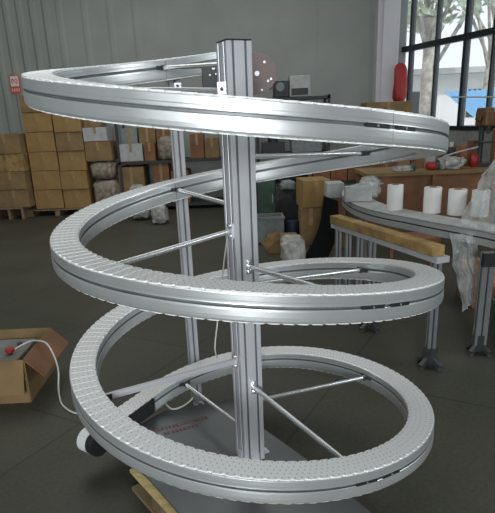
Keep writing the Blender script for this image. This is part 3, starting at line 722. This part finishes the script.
# ---- workbench behind with clutter
YB=5.0; bx0=AY(366,172,YB).x; bx1=AY(500,180,YB).x; bzt=AY(420,171.5,YB).z
wb=thing('workbench','brown wooden workbench with a worn top, cluttered, below the window','workbench',((bx0+bx1)/2,YB+.35,0))
m=MB(); m.span((bx0,YB,bzt-.05),(bx1,YB+.8,bzt)); m.build('bench_top','carton2',wb,bevel=.004)
m=MB(); m.span((bx0+.05,YB+.06,.15),(bx1-.05,YB+.08,bzt-.05)); m.build('front_panel','carton3',wb)
for x_ in (bx0+.03,(bx0+bx1)/2,bx1-.1): m=MB(); m.span((x_,YB+.01,0),(x_+.06,YB+.07,bzt-.05)); m.build('leg','carton3',wb)
for x_ in (bx0+.03,bx1-.1): m=MB(); m.span((x_,YB+.7,0),(x_+.06,YB+.76,bzt-.05)); m.build('leg','carton3',wb)
def bx(px,Y=YB+.2): return AY(px,165,Y).x
lump(bx(424),bx(434),YB+.05,YB+.18,bzt,bzt+.11,'red','red_canister','small red canister lying on the workbench','canister',2,.12,sub=3)
def can(px,Y,r,h,label,b,c,name='spray_bottle'):
    x=AY(px,165,Y).x; t=thing(name,label,'bottle',(x,Y,bzt)); m=MB(); m.lathe([(.001,0),(r,0),(r,h*.7),(r*.6,h*.8),(r*.5,h*.8)],(x,Y,bzt),16); m.build('body',b,t); m=MB(); m.lathe([(r*.55,h*.78),(r*.55,h),(.001,h)],(x,Y,bzt),12); m.build('cap',c,t)
can(450,YB+.5,.05,.33,'tall dark bottle with a pale cap standing on the workbench by the window','dark','greywhite')
can(413,YB+.1,.035,.12,'small dark green bottle beside the red canister','green','red')
can(437,YB+.12,.035,.13,'small green bottle between the red canister and the white bag','green','dark')
lump(bx(436),bx(462),YB+.04,YB+.3,bzt,bzt+.16,'bagwhite','plastic_bag','crumpled white plastic bag on the workbench','bag',6,.3)
lump(bx(392),bx(412),YB+.04,YB+.25,bzt,bzt+.07,'film','plastic_bag','clear crumpled plastic bag at the near end of the workbench','bag',8,.25)
carton(bx(455,YB+.5),bx(463,YB+.5),bzt,bzt+.28,YB+.5,.15,'small pale carton upright on the bench beside the dark bottle','carton2',tape=False)
m=MB(); x_=bx(463,YB+.5); m.lathe([(.001,0),(.07,0),(.08,.2),(.055,.26),(.055,.28),(.001,.28)],(x_,YB+.5,bzt),18); tag(m.build('orange_tub','orange'),'orange tub standing on the workbench near the drill','tub')
m=MB(); x_=bx(474,YB+.3); m.lathe([(.001,0),(.05,0),(.05,.16),(.001,.16)],(x_,YB+.3,bzt),16); tag(m.build('red_can','red'),'red can on the workbench in front of the drill','can')
m=MB(); m.tube(spline([AY(443,157,YB+.02),AY(455,153,YB+.1),AY(466,150,YB+.12),AY(478,147,YB+.2)]),.012,8); tag(m.build('pale_hose','greywhite'),'pale hose arching over the bag on the workbench','hose')
for k,(px,pt_,Y_,w_,mt_,lb,ct_) in enumerate(((404,158,.35,.16,'carton2','brown carton lying on the workbench behind the ring edge','box'),(420,155,.45,.12,'carton3','reddish carton at the back of the workbench behind the red canister','box'),(431,156,.55,.12,'greywhite','pale carton at the back of the bench above the white bag','box'),(441,150,.6,.08,'carton_y','yellowish carton at the back of the bench left of the dark bottle','box'),(472,140,.62,.10,'carton3','tall red-brown carton at the back of the bench behind the orange tub','box'),(497,128,.66,.14,'carton3','tall dark carton at the back of the bench right of the drill','box'))):
    x=AY(px,165,YB+Y_).x; carton(x-w_/2,x+w_/2,bzt,AY(px,pt_,YB+Y_).z,YB+Y_,.1,lb,mt_,tape=False)
def drill(px,pyt,Y,label,bodym,s=1.):
    x=AY(px,140,Y).x; zt_=AY(px,pyt,Y).z; h=zt_-bzt; t=thing('bench_drill',label,'drill',(x,Y,bzt))
    m=MB(); m.box((x,Y,bzt+.02),(.26*s,.34*s,.04)); m.build('base','rack',t,bevel=.004)
    m=MB(); m.cyl((x,Y+.1,bzt+.04),(x,Y+.1,zt_-.05),.035*s,14); m.build('pillar','rack',t)
    m=MB(); m.box((x,Y-.02,zt_-.13),(.17*s,.36*s,.2)); m.box((x,Y+.04,zt_-.02),(.13*s,.3*s,.05)); m.build('head',bodym,t,bevel=.02)
    m=MB(); m.cyl((x,Y-.1,zt_-.23),(x,Y-.1,zt_-.33),.035*s,12,0,.02*s); m.build('chuck','rubber',t)
    m=MB(); m.box((x,Y-.06,bzt+h*.42),(.2*s,.2*s,.025)); m.build('table','rack',t)
    m=MB(); 
    for a in (.3,2.4,4.5): m.cyl((x-.09*s,Y-.05,zt_-.18),(x-.11*s,Y-.05+.14*math.cos(a),zt_-.18+.14*math.sin(a)),.008,6)
    m.build('feed_handle','rack',t)
drill(484,108,YB+.45,'yellowish bench drill standing on the workbench against the window','yellow',1.0)
drill(515,104,YB+.12,'brown bench drill half out of view at the right end of the workbench','carton3',1.0)
# clear plastic sheets
def drape(pts,matn,label,seed,nx=26,ny=26,amp=.05):
    """pts: four corners (tl,tr,br,bl)"""
    tl,tr,br,bl=[Vector(p) for p in pts]; m=MB(); vs=[]
    for j in range(ny+1):
        for i in range(nx+1):
            u=i/nx;v=j/ny; p=tl.lerp(tr,u).lerp(bl.lerp(br,u),v)
            w=noise.noise(Vector((u*5+seed,v*2,seed)))*amp+noise.noise(Vector((u*13,v*9+seed,1)))*amp*.4
            e=noise.noise(Vector((u*3,v*4,seed+4)))*amp*.6
            vs.append(p+Vector((e,w,e*.5)))
    fs=[(j*(nx+1)+i,j*(nx+1)+i+1,(j+1)*(nx+1)+i+1,(j+1)*(nx+1)+i) for j in range(ny) for i in range(nx)]
    m.add(vs,fs,0,True); return tag(m.build('plastic_sheet',matn),label,'plastic sheet')
drape([AY(482,174,1.75),AY(509,142,1.7),AY(515,236,1.42),AY(459,226,1.75)],'film','clear crumpled plastic film draped over the end of the curved conveyor',1)
drape([AY(449,232,1.70),AY(478,236,1.62),AY(478,300,1.55),AY(462,312,1.60)],'film','clear plastic film hanging under the curved conveyor',3)
# red garment on the pilaster
p=AY(400,82,WY-.42); zt_=AY(400,63,WY-.4).z; zb_=AY(400,101,WY-.4).z
m=MB()
pr=[(.0,1.0),(.05,.985),(.09,.94),(.115,.85),(.125,.6),(.135,.3),(.13,.08),(.10,.0),(0,0)]
n=18; vs=[]
for r_,z_ in pr:
    for i in range(n):
        a=2*PI*i/n; k=1+.12*math.sin(3*a+z_*4); vs.append((p.x+r_*k*math.cos(a),WY-.42+r_*k*.55*math.sin(a),zb_+(zt_-zb_)*z_))
m.add(vs,[(k*n+i,k*n+(i+1)%n,(k+1)*n+(i+1)%n,(k+1)*n+i) for k in range(len(pr)-1) for i in range(n)],0,True)
rg=m.build('red_jacket','red'); tag(rg,'red jacket hanging on the white pilaster beside the window','jacket')
m=MB(); m.cyl((p.x,WY-.42,zt_-.03),(p.x,WY-.26,zt_+.02),.012,8); hk=m.build('coat_hook','rack',rg)
# tall stack of cartons in front of the pilaster, seen above the ring
xa_,xb_=AY(366,120,8.2).x,AY(411,120,8.2).x; ztop_=AY(398,101,8.2).z
carton(xa_,xb_,ztop_-.42,ztop_,8.2,.5,'brown carton showing just above the top ring beneath the red jacket','carton2')
carton(xa_-.02,xb_,ztop_-.42-.5,ztop_-.42,8.2,.5,'brown carton hidden mostly by the top ring, under the one below the jacket','carton2')
carton(xa_-.02,xb_+.02,0,ztop_-.42-.5,8.2,.5,'large brown carton at the bottom of the stack in front of the pilaster','carton3')
# ---- middle clutter between column and right stand
YM=4.6
def zY(px,py,Y): return max(0,AY(px,py,Y).z)
def cb(pxl,pxr,pyt,pyb,Y,dep,label,mt_,zb__=None,rz=0,tape=True):
    x0_=AY(pxl,(pyt+pyb)/2,Y).x; x1_=AY(pxr,(pyt+pyb)/2,Y).x; z1_=AY((pxl+pxr)/2,pyt,Y).z; z0_=zY((pxl+pxr)/2,pyb,Y) if zb__ is None else zb__
    carton(x0_,x1_,z0_,z1_,Y,dep,label,mt_,rz=rz,tape=tape); return z1_
za=cb(301,321,208,250,5.0,.4,'tall brown carton standing on the floor behind the black foam sheet','carton2',0)
cb(301,329,180,208,5.0,.45,'brown carton sitting on top of the tall one behind the black foam sheet','carton',za,.12)
cb(324,335,205,250,5.22,.3,'narrow brown carton beside the tall one, half behind the black foam sheet','carton2',0)
zc2=cb(326,345,198,262,4.75,.35,'dark carton under the small white carton','carton3',0,tape=False)
cb(327,344,183,198,4.75,.3,'small white carton perched above the top of the black foam sheet','greywhite',zc2,tape=False)
# black foam sheet, curved and leaning
m=MB(); nn2=14; vs=[]
tl,tr,bl,br=AY(324,196,4.2),AY(338,201,4.2),AZ(302,262,0.0),AZ(325,264,0.0); 
for j in range(nn2+1):
    v=j/nn2; a=tl.lerp(bl,v); b=tr.lerp(br,v); bulge=math.sin(v*PI)*.06
    zf=max(0.0,1.0)
    vs+= [a+Vector((bulge,-.04*math.sin(v*PI),0)),b+Vector((bulge,-.04*math.sin(v*PI),0))]
zmin=min(v.z for v in vs)
vs2=[v+Vector((0,.03,0)) for v in vs]; k=len(vs); fs=[]
for j in range(nn2): fs+=[(2*j,2*j+1,2*j+3,2*j+2),(k+2*j,k+2*j+2,k+2*j+3,k+2*j+1),(2*j,2*j+2,k+2*j+2,k+2*j),(2*j+1,k+2*j+1,k+2*j+3,2*j+3)]
fs+=[(0,k,k+1,1),(2*nn2,2*nn2+1,k+2*nn2+1,k+2*nn2)]
m.add([(v.x,v.y,max(0,v.z)) for v in vs+vs2],fs,0); tag(m.build('foam_sheet','foamblack'),'long black foam sheet leaning with a bend between cartons and the aluminium stand','foam sheet')
# open carton with flap
cb(268,299,238,262,4.62,.36,'low open carton on the floor with one yellow flap hanging out','carton2',0,tape=False)
ro=[o for o in bpy.data.objects if o.get('label','').startswith('low open carton')][0]
m=MB(); ps=[AY(278,230,4.6),AY(281,237,4.6),AY(267,250,4.52),AY(261,243,4.52)]; m.add(ps+[p+Vector((0,.012,0)) for p in ps],[(0,1,2,3),(7,6,5,4),(0,4,5,1),(1,5,6,2),(2,6,7,3),(3,7,4,0)])
m.build('flap','carton_y',ro)
lump(AY(279,245,4.2).x,AY(305,245,4.2).x,4.0,4.4,0,max(.15,AY(292,236,4.2).z),'bagwhite','plastic_bag','crumpled whitish plastic bag on the floor beside the black foam sheet','bag',12,.2)
# dark cabinet and grey crate left of them
cx0,cx1=AY(257,200,5.9).x,AY(276,200,5.9).x; cz1=AY(266,176,5.9).z
cbn=thing('metal_cabinet','dark metal cabinet standing just right of the central column','cabinet',((cx0+cx1)/2,6.1,0))
m=MB(); m.span((cx0,5.9,0),(cx1,6.3,cz1)); m.build('cabinet_body','rack',cbn,bevel=.008)
m=MB(); m.span((cx0+.02,5.885,.06),(cx1-.02,5.9,cz1-.03)); dd=m.build('door','green',cbn); m=MB(); m.cyl((cx1-.05,5.875,cz1*.55),(cx1-.05,5.875,cz1*.7),.008,8); m.build('handle','steel',dd)
gx0,gx1=AY(257,225,5.2).x,AY(284,225,5.2).x; gz=AY(270,217,5.2).z
m=MB(); m.span((gx0,5.2,0),(gx1,5.22,gz)); m.span((gx0,5.5,0),(gx1,5.52,gz)); m.span((gx0,5.22,0),(gx0+.02,5.5,gz)); m.span((gx1-.02,5.22,0),(gx1,5.5,gz)); m.span((gx0,5.2,0),(gx1,5.5,.02)); m.span((gx0-.015,5.185,gz-.03),(gx1+.015,5.2,gz))
tag(m.build('plastic_crate','greyplastic'),'grey plastic crate on the floor in front of the dark cabinet','crate')
# dark bags piled on a stool
lump(AY(276,200,5.5).x,AY(300,200,5.5).x,5.56,5.88,0,AY(288,190,5.5).z,'blackmat','black_bag','black bag standing on the floor between cabinet and cartons','bag',15,.2)
lump(AY(279,190,5.7).x,AY(296,190,5.7).x,5.58,5.84,AY(288,190,5.5).z-.03,AY(288,180,5.7).z,'greyplastic','grey_cloth','grey rag draped over the black bag','cloth',16,.35,sub=3)
m=MB(); bzz=zY(288,224,5.2); m.cyl((AY(293,224,5.2).x,5.3,0),(AY(293,224,5.2).x,5.3,max(.12,AY(288,222,5.2).z)),.09,20); tag(m.build('plastic_bucket',mat('navy_plastic',(.02,.03,.06),.4)),'small dark blue bucket at the foot of the black bag','bucket')
# low bench with dark clutter behind the cartons (upper row y 170-185)
lx0,lx1=AY(262,175,7.2).x,AY(372,175,7.2).x; lz=AY(315,182,7.2).z
lt=thing('low_table','dark low table behind the cartons with orange-brown boxes on it','table',((lx0+lx1)/2,7.45,0))
m=MB(); m.span((lx0,7.2,lz-.05),(lx1,7.8,lz)); m.build('table_top','rack',lt)
for x_ in (lx0+.02,lx1-.08): m=MB(); m.span((x_,7.22,0),(x_+.06,7.28,lz-.05)); m.build('leg','rack',lt); m=MB(); m.span((x_,7.7,0),(x_+.06,7.76,lz-.05)); m.build('leg','rack',lt)
for a,b,t_,lb,mt_ in ((331,347,167,'orange-brown carton on the dark low table','orange'),(348,366,164,'brown carton at the right end of the dark low table','carton3'),(314,330,172,'flat dark carton on the low table beside the orange-brown one','carton3')):
    carton(AY(a,175,7.25).x,AY(b,175,7.25).x,lz,AY((a+b)/2,t_,7.25).z,7.25,.35,lb,mt_,tape=False)
lump(AY(268,175,7.25).x,AY(312,175,7.25).x,7.22,7.6,lz,AY(290,168,7.25).z,'blackmat','black_cloth','black cloth heaped on the dark low table','cloth',21,.35)
# white long carton + grey bag beside the roll
p=AZ(349,199,zc_); 
carton(AY(346,193,3.1).x,AY(373,193,3.1).x,zc_+.004,AY(365,186,3.1).z,3.12,.10,'long white carton lying on the curved end of the conveyor','greywhite',tape=False)
lump(AY(366,190,3.05).x,AY(387,190,3.05).x,3.24,3.46,zc_+.004,AY(376,180,3.05).z,'film','plastic_bag','clear plastic bag behind the first white roll on the conveyor','bag',31,.25)
# crates on the floor at the far right
carton(AZ(470,335,0).x+.25,AZ(470,335,0).x+.6,0,.36,2.3,.4,'dark carton on the floor in the shade under the curved conveyor','carton3')
m=MB(); m.span((1.86,1.3,0),(2.3,1.7,.30)); m.span((1.845,1.285,.27),(2.315,1.715,.30)); tag(m.build('green_crate','green',bevel=.008),'green crate on the floor right of the conveyor foot','crate')

# ================================================================ LIGHT
w=bpy.data.worlds.new('world'); sc.world=w; w.use_nodes=True
wn_=w.node_tree.nodes; wb_=wn_['Background']; wb_.inputs[0].default_value=(.86,.93,1,1); wb_.inputs[1].default_value=1.3
def area(name,loc,tgt,sx,sy,e,c=(1,1,1)):
    d=bpy.data.lights.new(name,'AREA'); d.shape='RECTANGLE'; d.size=sx; d.size_y=sy; d.energy=e; d.color=c
    o=bpy.data.objects.new(name,d); col.objects.link(o); o.location=loc; o.rotation_euler=(Vector(tgt)-Vector(loc)).to_track_quat('-Z','Y').to_euler(); return o
area('doorway_light',(-.1,-6.6,2.2),(0,0,1.5),1.1,2.2,290,(.93,.97,1))
area('rear_fill',(-1.0,-6.7,2.9),(0,0,1.9),9,1.6,95,(.93,.97,1))  # wide lamp added behind the camera, stands for unseen room windows
area('window_fill',(6.2,1.2,3.4),(0,1.5,1.0),4.5,2.4,170,(.9,.96,1))  # lamp added before the solid wall, stands for windows out of view
area('overhead_fill',(-1.8,5.0,5.3),(-1.8,5.0,0),6,5,150,(1,.99,.96))  # broad fill lamp added overhead, no fitting there
s=bpy.data.lights.new('sun','SUN'); s.energy=2.2; s.angle=.05; so=bpy.data.objects.new('sun',s); col.objects.link(so); so.rotation_euler=(math.radians(50),0,math.radians(25))
sc.view_settings.view_transform='Standard'; sc.view_settings.look='None'; sc.view_settings.exposure=0
